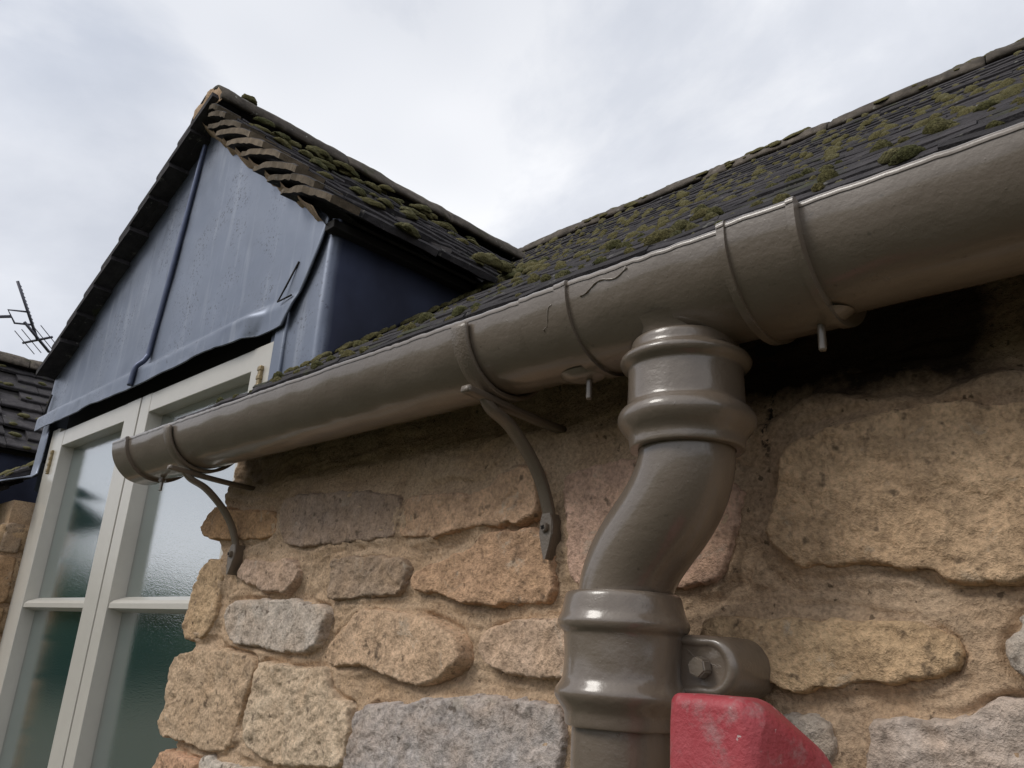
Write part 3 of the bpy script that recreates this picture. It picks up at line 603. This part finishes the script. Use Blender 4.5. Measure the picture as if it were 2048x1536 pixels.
# ------------------------------------------------------------------ dormers
FACE = .80                           # the plane of the lead front
def dormer(off, detail):
    if detail: t = thing('dormer', 'lead-clad gabled dormer with pale double casement window left of the wall', 'dormer')
    else: t = thing('dormer', 'neighbouring dormer with mossy tiled slope, cut off at the left edge', 'dormer')
    cx = DX + off; VY = .742
    # --- roof slopes
    w = .215; dt = .018
    n8 = 9; D2 = [tile_set(w - .004, .22, dt, 5, [TILE], 80)]
    VT = [verge_mesh(.075, .250, .0165, 120 + q, (1, 1, 1, 1, 1, 1, .95, .62, .30)[q]) for q in range(9)]
    LT = tile_set(w - .004, .22, dt, 5, [TILE, TILE2], 80)
    for me in LT:
        for p in me.polygons: p.material_index = int(p.normal.y < -.8)  # left verge tails coloured paler: light catching the butts, painted on
    for side in (1, -1):
        run, ez, rz = (DR, DRE, DRZ) if side > 0 else (DL, DLE - .012, DRZ - .030)
        L = math.hypot(run, rz - ez); up = (-side * run / L, 0, (rz - ez) / L); g = L / n8 * .99; less = math.asin(min(.9, dt / g))
        for c in range(n8):
            s = c * g; ox, oz = cx + side * run + up[0] * s, ez + up[2] * s
            for i in range(8 if side > 0 or not detail else 4):
                y0 = VY + .076 + w * i + (w / 2 if c % 2 else 0) * (1 if i else 0)
                if i and y0 + w / 2 > 2.3: continue
                if oz < roof_z(y0 + w * .5) - .04: continue
                if not detail and side < 0 and i > 1: continue
                place('roof_tile', D2[0][(c * 3 + i) % 5], frame((ox, y0 + w / 2, oz + random.uniform(-.002, .002)), (0, 1, 0), up, less + random.uniform(-.01, .01)), t)
                if c % 2 and i == 0:
                    place('roof_tile', D2[0][(c + 2) % 5], frame((ox, y0 + w / 4 + .002, oz - .001), (0, 1, 0), up, less), t)
            extra = math.radians(13.0) - less if side > 0 else 0.0           # verge tiles sit flatter, packed up on mortar
            o = place('verge_tile', VT[c] if side > 0 else LT[c % 5], frame((ox + random.uniform(-.006, .006), VY + .0375 + random.uniform(-.005, .005), oz + (.003 if side > 0 else 0)), (0, 1, 0), up, less + extra + random.uniform(-.02, .02)), t)
            if side < 0: o.matrix_local = frame((ox, VY - .012 + w / 2, oz), (0, 1, 0), up, less + random.uniform(-.015, .015))
        yb = 2.35
        V = [(cx + side * (run - .02), VY + .09, ez - .006), (cx, VY + .09, DRZ - .014), (cx, yb, DRZ - .014), (cx + side * (run - .02), yb if not detail else 1.35, ez - .006)]
        obj('roof_underlay', mesh('roof_underlay', V, [(0, 1, 2, 3)]), DARK, t, smooth=False)
    # --- ridge
    rtm = [ridge_tile_mesh(.114, .45, 20 + s) for s in range(3)]
    for i in range(4):
        place('ridge_tile', rtm[i % 3], Matrix.Translation((cx - .01, VY + .235 + .455 * i, DRZ - .036 + random.uniform(-.003, .003))) @ Matrix.Rotation(math.pi / 2, 4, 'Z'), t)
    V = [(cx - .01 + .104 * math.cos(a), VY + .009 + .004 * math.sin(a * 7), DRZ - .036 + .088 * math.sin(a)) for a in np.linspace(.05, math.pi - .05, 16)]
    V += [(cx - .01, VY + .004, DRZ - .03)]; obj('ridge_mortar', mesh('ridge_mortar', V, [(i, i + 1, 16) for i in range(15)] + [(15, 0, 16)]), BEDDING, t)
    # --- mossy edges
    if detail:
        for q in range(46):
            s = rm.uniform(.0, 1.06); c = round(s * 9 / 1.08) * 1.08 / 9; y = rm.uniform(.84, 2.0); L = math.hypot(DR, DRZ - DRE); up = (-DR / L, 0, (DRZ - DRE) / L)
            moss(t, (cx + DR + up[0] * c, y, DRE + up[2] * c + dt + .002), (0, 1, 0), up, rm.uniform(.010, .026), rm.uniform(1.2, 2.2), .7)
        for q in range(26):          # a mossy line below the ridge tiles
            moss(t, (cx + .125 + rm.uniform(-.01, .02), rm.uniform(.82, 1.55), DRZ - .075 + rm.uniform(-.01, .01)), (0, 1, 0), (-.75, 0, .66), rm.uniform(.012, .026), 1.6, .7)
        for q in range(14): moss(t, (cx + DR + .0 - rm.uniform(0, .05), rm.uniform(1.18, 1.45), DRE + .03 + rm.uniform(0, .03)), (0, 1, 0), (-.75, 0, .66), rm.uniform(.016, .03), 1.5, .8)
        moss(t, (cx + .01, .865, DRZ + .068), (0, 1, 0), (-1, 0, 0), .024, 1.1, .9); moss(t, (cx + .0, 1.02, DRZ + .066), (0, 1, 0), (-1, 0, 0), .014, 1.1, .9)
    else:
        L = math.hypot(DR, DRZ - DRE); up = (-DR / L, 0, (DRZ - DRE) / L)
        for q in range(26):
            c = rm.randint(0, 8) * 1.08 / 9; moss(t, (cx + DR + up[0] * c, rm.uniform(.85, 1.7), DRE + up[2] * c + dt), (0, 1, 0), up, rm.uniform(.012, .024), 1.5, .7, True)
    # --- lead front: a gable sheet that kicks out over the window head
    xl, xr = cx - 1.07, cx + .735 if detail else cx + .735
    zb0 = .662
    def top(x): return 1.492 - .773 * (x - cx + .045) if x > cx - .045 else 1.492 + .590 * (x - cx + .045)
    nx, nz = 140, 70; V = []
    for i in range(nx):
        u = i / (nx - 1); x = xl + (xr - xl) * u
        for j in range(nz):
            v = j / (nz - 1); zb = zb0 + .003 * math.sin(x * 9) + .004 * float(noise(np.array([x * 9, 1, 2]), 5))
            z = zb + (top(x) - zb) * v ** 1.35
            # the right-hand edge is cut back in a curve towards the apron
            xe = x
            if detail: 
                cut = .128 * max(0, min(1, (.90 - z) / .24)) ** 1.5
                xe = x - cut * max(0, (u - .72) / .28)
            k_ = max(0, min(1, (.735 - z) / .03)); k_ = k_ * k_ * (3 - 2 * k_)
            end = max(0, min(1, (x - (xr - .20)) / .06)) if detail else 0
            y = FACE - .026 * k_ * (1 - end) - .006 * end * k_
            P = np.array([x * 5, z * 5, 1.]); y += .0025 * float(noise(P, 61)) + .0006 * float(noise(P * 5, 62)) * (1 + 2 * k_)
            V.append((xe, y, z))
    me = mesh('lead_front', V, grid_faces(nx, nz)); o = obj('lead_front', me, LEAD, t)
    md = o.modifiers.new('thick', 'SOLIDIFY'); md.thickness = .004; md.offset = -1
    # --- cheek with its rounded corner return
    cxr = cx + .743; V = []; rad = .018; yb = 1.42
    prof = [(cxr - .205, FACE + .008), (cxr - .10, FACE + .007)] + [(cxr - rad + rad * math.sin(a), FACE + .007 + rad - rad * math.cos(a)) for a in np.linspace(0, math.pi / 2, 9)] + [(cxr + .001, y) for y in np.linspace(FACE + .08, yb, 22)]
    zl = np.linspace(.30, DRE + .03, 26)
    for (x, y) in prof:
        for z in zl:
            q = .0025 * float(noise(np.array([x * 6, y * 6, z * 6]), 77)); V.append((x + q * (y > FACE + .03), y + q * (y < FACE + .03), z))
    obj('lead_cheek', mesh('lead_cheek', V, grid_faces(len(prof), len(zl))), LEAD_SHADED, t)
    V = [(cx - 1.07, FACE + .02, .45), (cx - 1.07, 1.42, .45), (cx - 1.07, 1.42, DLE), (cx - 1.07, FACE + .02, DLE)]
    obj('lead_cheek', mesh('lead_cheek', V, [(0, 1, 2, 3)]), LEAD, t, smooth=False)
    box('eaves_fascia', (cxr - .01, FACE - .01, DRE - .012), (cxr + .026, 1.20, DRE + .008), DARK, t, .002)
    if not detail: return t
    # verge bedding mortar on the right gable edge
    V = []; L = math.hypot(DR, DRZ - DRE); m = 60
    for i in range(m):
        s = i / (m - 1); x = cx - .035 + .775 * s; z = top(x) + .004; tri = abs((s * 8) % 1 - .5)
        b = .030 + .008 * float(noise(np.array([s * 26, 0, 0]), 8)) + .006 * float(noise(np.array([s * 90, 0, 0]), 9))
        V += [(x, FACE - .004, z - b), (x, FACE - .012, z - b + .004), (x, FACE - .030 - .006 * tri, z - b * .45), (x, FACE - .050, z - .002 + .012 * tri)]
    obj('verge_mortar', mesh('verge_mortar', V, grid_faces(m, 4)), BEDDING, t)
    V = []
    for i in range(m):
        s = i / (m - 1); x = cx - .05 - (DL - .06) * s; z = top(x) + .012
        V += [(x, FACE - .004, z - .016 - .006 * float(noise(np.array([s * 30, 3, 0]), 8))), (x, FACE - .014, z - .004), (x, FACE - .014, z + .03)]
    obj('verge_mortar', mesh('verge_mortar', V, grid_faces(m, 3)), BEDDING, t)
    # standing roll down the middle
    path = spline([(cx - .062, FACE - .008, 1.49), (cx - .105, FACE - .010, 1.1), (cx - .150, FACE - .010, .80), (cx - .154, FACE - .016, .745), (cx - .166, FACE - .034, .715), (cx - .174, FACE - .037, .66)], 8)
    tube('lead_roll', path, .0075, LEADR, t, 14)  # roll coloured dark in place of the shadow along its side
    # bent clips at the loose edges
    tube('lead_clip', [(cx + .635, FACE - .006, .81), (cx + .605, FACE - .012, .755), (cx + .585, FACE - .016, .720), (cx + .632, FACE - .010, .726)], .0022, DARK, t, 8)
    tube('lead_clip', [(cx - 1.035, FACE - .010, .80), (cx - 1.045, FACE - .012, .755), (cx - 1.05, FACE - .012, .72)], .004, DARK, t, 8)
    # lead strips either side of the window
    box('lead_strip', (-1.566, FACE + .000, -.1), (-1.522, FACE + .02, .70), LEAD, t, .004, 3)
    V = []
    for i, (z, yy) in enumerate([(.70, .795), (.62, .793), (.54, .792), (.50, .79), (.485, .775), (.475, .74), (.46, .70), (.445, .665)]):
        wd = .105 + (.05 if z < .48 else 0)
        for j in range(5): V.append((cx - .970 - wd * j / 4, yy + .006 * (j == 4), z + .012 * (j / 4) * (z < .5)))
    obj('lead_strip', mesh('lead_strip', V, grid_faces(8, 5)), LEAD, t).modifiers.new('t', 'SOLIDIFY').thickness = .004
    # --- window
    fr = box('window_frame', (-3.095, FACE + .006, -.95), (-3.018, FACE + .09, .655), WOOD, t, .003)
    box('window_frame', (-1.560, FACE + .016, -.95), (-1.50, FACE + .09, .655), WOOD, t, .003)
    box('window_head', (-3.095, FACE + .045, .638), (-1.50, FACE + .09, .74), DARK, t, .003)  # head coloured dark: painted shadow gap between apron and casements
    box('window_sill', (-3.12, FACE - .06, -1.02), (-1.44, FACE + .10, -.95), WOOD, t, .004)
    def leaf(x0, x1, sl_, sr_):
        bm = bmesh.new(); y0, y1 = FACE + .002, FACE + .055; zt, zb = .636, -.945
        box_bm(bm, (x0, y0, zb), (x0 + sl_, y1, zt), .0018); box_bm(bm, (x1 - sr_, y0, zb), (x1, y1, zt), .0018)
        box_bm(bm, (x0 + sl_ - .001, y0 + .001, zt - .056), (x1 - sr_ + .001, y1, zt - .0005), .0018); box_bm(bm, (x0 + sl_ - .001, y0 + .001, zb), (x1 - sr_ + .001, y1, zb + .09), .0018)
        c = obj('casement', bm_mesh('casement', bm), WOOD, t, smooth=False)
        # glazing bar with a bevelled upper face
        V = []; a, b = x0 + sl_ + .0005, x1 - sr_ - .0005
        for x in (a, b): V += [(x, y1 - .006, .083), (x, y0 + .012, .070), (x, y0 + .004, .062), (x, y0 + .004, .050), (x, y1 - .006, .040)]
        obj('glazing_bar', mesh('glazing_bar', V, [(i, (i + 1) % 5, 5 + (i + 1) % 5, 5 + i) for i in range(5)] + [(0, 1, 2, 3, 4), (9, 8, 7, 6, 5)]), WOOD, c, smooth=False)
        for za, zb_ in ((.0785, zt - .0555), (zb + .0895, .0435)):
            box('pane', (a + .0002, y1 - .012, za), (b - .0002, y1 - .006, zb_), GLASS, c, 0)
        return c
    cl = leaf(-3.014, -2.304, .068, .098); crr = leaf(-2.294, -1.566, .066, .088)
    for c, x in ((cl, -3.016), (crr, -1.6)):
        for z in (.53, -.6):
            if x == -1.6: z = z + .01
            bm = bmesh.new(); box_bm(bm, (x - .006, FACE - .006, z - .042), (x + .006, FACE + .004, z + .042), .002)
            for q in range(4): box_bm(bm, (x - .0075, FACE - .0075, z - .034 + q * .021), (x + .0075, FACE + .003, z - .023 + q * .021), .002)
            obj('hinge', bm_mesh('hinge', bm), BRASS, c, smooth=False)
    box('room_lining', (-3.10, FACE + .10, -1.0), (-1.50, FACE + .11, .70), DARK, t, 0)
    return t
dormer(0, True); dormer(NEXT, False)

# ------------------------------------------------------------------ gutter
GX0, GY, GZ, GR = -1.535, .571, .327, .0625
gut = thing('gutter', 'half-round cast-iron gutter painted glossy taupe, running below the roof edge', 'gutter')
def half_round(name, x0, x1, r, parent, th=.005, step=.02, bead=True, wob=.0008, endcap=False, a0=180, a1=360, sd=0, lipl=0, lipr=0):
    n = max(3, int((x1 - x0) / step)); xs_ = list(np.linspace(x0, x1, n))
    prof = []
    A = [math.radians(a) for a in np.linspace(a0, a1, 40)]
    for a in A: prof.append((r * math.cos(a), r * math.sin(a)))
    rim = [(r * math.cos(A[-1]), .004), ((r - th) * math.cos(A[-1]), .004)]
    rimf = [(-(r - th) , .0035), (-(r - th * .5), .0052), (-r - .0004, .0035)]
    prof = rimf[::-1] and prof
    full = [(-r - .0010, .0004), (-r - .0007, -.0014)] + prof + [(r, .003), (r - th, .003)] + [((r - th) * math.cos(a), (r - th) * math.sin(a)) for a in A[::-1]] + [(-(r - th), .003), (-(r - th * .45), .0048), (-r + .0006, .0038), (-r - .0006, .0022)]
    V = []
    for x in xs_:
        for k_, (dy, dz) in enumerate(full):
            q = noise(np.array([x * 30, dy * 40, dz * 40]), 90 + sd); rimw = .0007 * float(noise(np.array([x * 170, 1, sd]), 95)) * (dy < -r * .7 and dz > -.002)
            V.append((x, GY + dy * (1 + wob * float(q) / r), GZ + dz * (1 + wob * float(q) / r) + rimw))
    m = len(full); F = grid_faces(len(xs_), m, True)
    if endcap: F += [tuple(range(2, 42))]
    F += [tuple(range(m))[::-1], tuple(range((len(xs_) - 1) * m, len(xs_) * m))] if not endcap else [tuple(range((len(xs_) - 1) * m, len(xs_) * m))]
    me = mesh(name, V, F); o = obj(name, me, PAINT, parent)
    md = o.modifiers.new('e', 'EDGE_SPLIT'); md.split_angle = math.radians(50); return o
half_round('trough', -1.53, -.452, GR, gut, sd=1, step=.008)
half_round('trough', -.4515, -.235, GR + .0022, gut, sd=2, step=.006)
half_round('trough', -.2345, .95, GR + .0004, gut, sd=3, step=.008)
def collar(x0, x1, r, lips, sd):
    o = half_round('socket', x0, x1, r, gut, th=.007, step=.008, sd=sd)
    for (a, b, rr) in lips: 
        half_round('lip', a, b, rr, gut, th=.010, step=.003, sd=sd + 5).parent = o
    return o
collar(-.502, -.4535, GR + .0026, [(-.4545, -.4405, GR + .0058)], 4)
collar(-.277, -.218, GR + .0082, [(-.280, -.2735, GR + .0108), (-.2225, -.2165, GR + .0098)], 5)
st = half_round('stop_end', -1.547, -1.478, GR + .0030, gut, th=.007, step=.008, endcap=True, sd=6)
half_round('lip', -1.484, -1.4775, GR + .0055, gut, th=.009, step=.003, sd=7).parent = st
# little runs and drips of paint on the face of the gutter
def drip(x0, a0, x1, a1, r, sd):
    P = []
    for i in range(14):
        u = i / 13; a = math.radians(a0 + (a1 - a0) * u + 2.5 * math.sin(u * 9 + sd)); P.append((x0 + (x1 - x0) * u, GY + (GR + .0024) * math.cos(a), GZ + (GR + .0024) * math.sin(a)))
    tube('paint_run', P, [r * (.55 + .45 * math.sin(sd + i * 1.7) ** 2) for i in range(13)] + [r * 1.7], PAINT, gut, 8)
drip(-.425, 191, -.372, 184, .0013, 1); drip(-.46, 190, -.475, 214, .0010, 2)
def bolt(x, L=.022):
    zb = GZ - GR - .004; V = []; n = 14; prof = [(.0033, zb + .006)]
    for i in range(16): prof += [(.0034, zb - L * i / 16), (.0028, zb - L * (i + .5) / 16)]
    prof += [(.0026, zb - L), (0.0002, zb - L)]
    o = lathe('bolt', prof, x, GY, STEEL if x < -1 else PAINT, gut, 16)
    bm = bmesh.new(); bmesh.ops.create_cone(bm, cap_ends=True, segments=6, radius1=.0068, radius2=.0068, depth=.006, matrix=Matrix.Translation((x, GY, zb - .001))); bmesh.ops.bevel(bm, geom=bm.edges[:], offset=.0008, segments=2, affect='EDGES')
    obj('nut', bm_mesh('nut', bm), PAINT, o, smooth=False)
bolt(-.232, .026); bolt(-.463, .024); bolt(-1.45, .020)
# cast boss round the right-hand bolt and the outlet spigot
def boss(x):
    V = []; n = 20
    for i, (u, h) in enumerate([(1, 0), (.8, .004), (.5, .007), (.15, .0075)]):
        for k_ in range(n): V.append((x + .030 * u * math.cos(2 * math.pi * k_ / n), GY + .020 * u * math.sin(2 * math.pi * k_ / n), GZ - GR - .001 - h + .004 * (1 - abs(math.sin(2 * math.pi * k_ / n)) * u) * 0))
    obj('bolt_boss', mesh('bolt_boss', V, grid_faces(4, n, True) + [tuple(range(3 * n, 4 * n))]), PAINT, gut)
boss(-.236); boss(-.467)
lathe('outlet', [(.050, .283), (.043, .276), (.0400, .270), (.0390, .262), (.0385, .252)], -.355, GY, PAINT, gut, 64, .0006)
# debris lying in the gutter at its left end
V = []; F = []
for q in range(160):
    c = np.array([random.uniform(-1.43, -1.22), GY + random.uniform(-.045, .03), GZ + random.uniform(-.004, .010)]); b = len(V); s_ = random.uniform(.004, .009)
    V += [c + s_ * np.array(p) for p in ((1, 0, 0), (-.5, .8, 0), (-.5, -.8, 0), (0, 0, 1), (0, 0, -1))]; F += [(b, b + 1, b + 3), (b + 1, b + 2, b + 3), (b + 2, b, b + 3), (b + 1, b, b + 4), (b + 2, b + 1, b + 4), (b, b + 2, b + 4)]
lit = obj('leaf_litter', mesh('leaf_litter', V, F), TILE, None); setp(lit, 'dark rotted leaf litter heaped in the left end of the gutter', 'leaf litter', kind='stuff')

# ------------------------------------------------------------------ brackets
def bracket(x, label, lean):
    b = thing('gutter_bracket', label, 'bracket', group='wrought brackets carrying the gutter')
    rr = GR + .0042
    strap = [(GY + rr * math.cos(math.radians(a)), GZ + rr * math.sin(math.radians(a))) for a in np.linspace(183, 352, 44)]
    bar('strap', strap, .023, .0055, CAST, b, x)
    zb = GZ - GR - .0085
    bar('arm', [(.519, zb + .001), (.523, zb + .0005), (.545, zb - .001), (.57, zb - .003), (.60, zb - .005), (.64, zb - .007), (.685, zb - .008)], .013, .007, CAST, b, x)
    w = spline([(.545, zb - .002, .008, .006), (.560, zb - .012, .015, .007), (.588, zb - .023, .016, .007), (.620, zb - .048, .015, .007), (.642, zb - .074, .015, .007), (.655, zb - .100, .015, .007), (.660, zb - .116, .015, .006)], 6)
    bar('brace', [tuple(q) for q in w], .014, .007, CAST, b, x)
    # spade end lying on the wall with its screw
    zt = zb - .112; out_ = [(-.0065, .004), (.0065, .004), (.0095, -.006), (.0100, -.018), (.0065, -.032), (.0015, -.046), (-.0015, -.046), (-.0065, -.032), (-.0100, -.018), (-.0095, -.006)]
    V = []
    for yy, s in ((.6525, .86), (.654, 1), (.658, 1), (.672, .8)):
        for (dx, dz) in out_: V.append((x + dx * s + lean * dz, yy + lean * dx * .6, zt + dz))
    sp = obj('spade_end', mesh('spade_end', V, grid_faces(4, 10, True) + [tuple(range(10))]), CAST, b); sp.modifiers.new('e', 'EDGE_SPLIT').split_angle = .6
    bm = bmesh.new(); bmesh.ops.create_cone(bm, cap_ends=True, segments=24, radius1=.0062, radius2=.0048, depth=.006, matrix=Matrix.Translation((x + lean * -.012, .6510, zt - .012)) @ Matrix.Rotation(math.pi / 2, 4, 'X'))
    bmesh.ops.bevel(bm, geom=bm.edges[:], offset=.0008, segments=2, affect='EDGES'); sc = obj('screw', bm_mesh('screw', bm), CAST, sp, smooth=False)
    bm = bmesh.new()
    for a in (0, math.pi / 2): box_bm(bm, (-.0026, -.0006, -.0008), (.0026, .0006, .0008), 0, 1, Matrix.Rotation(a + .5, 3, 'Y'))
    for v in bm.verts: v.co += Vector((x + lean * -.012, .6477, zt - .012))
    obj('screw_slot', bm_mesh('screw_slot', bm), DARK, sp, smooth=False)
    return b
bracket(-.586, 'taupe gutter bracket nearest the downpipe, its curved brace screwed to the wall', .0)
bracket(-1.302, 'taupe gutter bracket at the left end of the gutter by the window', .12)

# ------------------------------------------------------------------ downpipe
dp = thing('downpipe', 'taupe cast-iron downpipe with swan neck and ribbed sockets', 'downpipe')
UX, UY, LX, LY = -.355, .571, -.432, .588
def smooth_prof(p, n=4): return [tuple(q) for q in spline(p, n)]
lathe('upper_socket', smooth_prof([(.041, .268), (.0450, .2685), (.0470, .2655), (.0475, .258), (.0500, .2555), (.0550, .2525), (.0568, .2485), (.0550, .2445), (.0512, .2415), (.0500, .2385), (.0500, .225), (.0505, .2115), (.0520, .2075), (.0565, .2030), (.0588, .1975), (.0582, .1925), (.0550, .1870), (.0512, .1825), (.0490, .1785), (.0485, .1720), (.0470, .1700), (.0410, .1700)], 3), UX, UY, PAINT, dp, 96, .0005)
path = []; rad = []
for i in range(40):
    u = i / 39; z = .185 - u * (.185 - .03); q = max(0, min(1, (.170 - z) / (.170 - .042))); A_ = .46; q = (q * q / (2 * A_) if q < A_ else (q - A_ / 2 if q < 1 - A_ else 1 - A_ - (1 - q) ** 2 / (2 * A_))) / (1 - A_)
    path.append((UX + (LX - UX) * q, UY + (LY - UY) * q, z)); rad.append(.0402 + .0012 * math.sin(u * math.pi))
tube('swan_neck', path, rad, PAINT, dp, 64)
lo = lathe('pipe_collar', smooth_prof([(.0405, .0545), (.0475, .0545), (.0510, .0520), (.0525, .0465), (.0540, .0370), (.0565, .0315), (.0572, .0280), (.0555, .0238), (.0522, .0205), (.0512, .0165), (.0510, 0), (.0514, -.0140), (.0530, -.0195), (.0570, -.0255), (.0580, -.0295), (.0566, -.0335), (.0530, -.0385), (.0500, -.0430), (.0488, -.0475), (.0482, -.0525), (.0470, -.0545), (.0425, -.0545)], 3), LX, LY, PAINT, dp, 96, .0011)
lathe('pipe', [(.0420, -.045), (.0424, -.06)] + [(.0424, z) for z in np.linspace(-.08, GROUND, 30)], LX, LY, PAINT, dp, 64, .0004)
# fixing ear
def ear():
    N = 22; O = [(-.425, .023), (-.36, .0225)] + [(-.355 + .0235 * math.sin(a), -.002 + .0240 * math.cos(a)) for a in np.linspace(0, math.pi, N)] + [(-.36, -.0265), (-.425, -.027)]
    V = []
    for y, ins in ((.668, -.001), (.608, 0), (.6045, .0012), (.602, .004), (.6015, .008), (.6035, .0105), (.6045, .0125)):
        for (x, z) in O:
            d = Vector((x + .375, z + .002)); f = 1 - ins / max(.012, d.length); V.append((-.375 + d.x * f, y, -.002 + d.y * f))
    m = len(O); o = obj('ear', mesh('ear', V, grid_faces(7, m) + [tuple(range(6 * m, 7 * m))]), PAINT, dp)
    bm = bmesh.new(); bmesh.ops.create_cone(bm, cap_ends=True, segments=6, radius1=.0092, radius2=.0086, depth=.011, matrix=Matrix.Translation((-.363, .5985, -.003)) @ Matrix.Rotation(math.pi / 2, 4, 'X') @ Matrix.Rotation(.2, 4, 'Z'))
    bmesh.ops.bevel(bm, geom=bm.edges[:], offset=.0012, segments=3, affect='EDGES'); obj('ear_bolt', bm_mesh('ear_bolt', bm), PAINT, o, smooth=False)
ear()

# ------------------------------------------------------------------ red plastic block on its post
rb = thing('plastic_block', 'faded scuffed red plastic block poking up at the bottom edge beside the downpipe', 'block')
bm = bmesh.new()
pts = [(-.317, .476, -.30), (-.315, .478, -.019), (-.2615, .462, -.30), (-.2515, .470, -.0185), (-.219, .528, -.30), (-.220, .528, -.056), (-.33, .545, -.30), (-.325, .535, -.020), (-.268, .525, -.0195)]
for p in pts: bm.verts.new(p)
bmesh.ops.convex_hull(bm, input=bm.verts[:]); bmesh.ops.dissolve_limit(bm, angle_limit=.02, verts=bm.verts[:], edges=bm.edges[:])
bmesh.ops.bevel(bm, geom=bm.edges[:], offset=.0075, segments=5, affect='EDGES', profile=.5)
o = obj('block', bm_mesh('block', bm), RED, rb); o.modifiers.new('w', 'WEIGHTED_NORMAL')
box('post', (-.285, .482, GROUND), (-.245, .522, -.295), ALU, rb, .003)

# ------------------------------------------------------------------ television aerial beyond the roofs
def aerial():
    t = thing('tv_aerial', 'small television aerial tilted against the sky at the left edge', 'aerial')
    D = 9.0
    def P(d, k=1): return Vector(d) * D * k
    a = P((-.92294, .17161, .34458)); b = P((-.93416, .20651, .29102)); m0 = P((-.9319, .1925, .3095)); arm = P((-.9419, .1600, .2876)) 
    tube('boom', [a, b], .014, ALU, t, 8)
    mid = a.lerp(b, .52); lowm = a.lerp(b, .74); outp = Vector((-.02, -.16, -.03))
    br = [mid, mid + outp, lowm + outp * .9, lowm]; tube('clamp', br, .010, ALU, t, 8)
    j = (br[1] + br[2]) / 2; pole_top = j + Vector((-.1, -1.5, -.55)); tube('arm', [j, pole_top], .015, ALU, t, 8); tube('mast', [pole_top + Vector((0, 0, .2)), Vector((pole_top.x, pole_top.y, GROUND))], .025, ALU, t, 10)
    side = Vector((-.35, .75, -.45)).normalized()
    for i in range(11):
        c = a.lerp(b, .02 + .062 * i); tube('director', [c - side * .015, c + side * .055], .0035, ALU, t, 6)
    cross = (b - a).normalized().cross(side).normalized()
    tube('reflector_bar', [b - cross * .17, b + cross * .17], .012, ALU, t, 8); tube('dipole', [b - side * .18 + (a - b) * .06, b + side * .20 + (a - b) * .06], .014, ALU, t, 8)
    for s in (-.15, -.07, .07, .15): tube('reflector_rod', [b + cross * s - side * .15, b + cross * s + side * .15], .004, ALU, t, 6)
aerial()
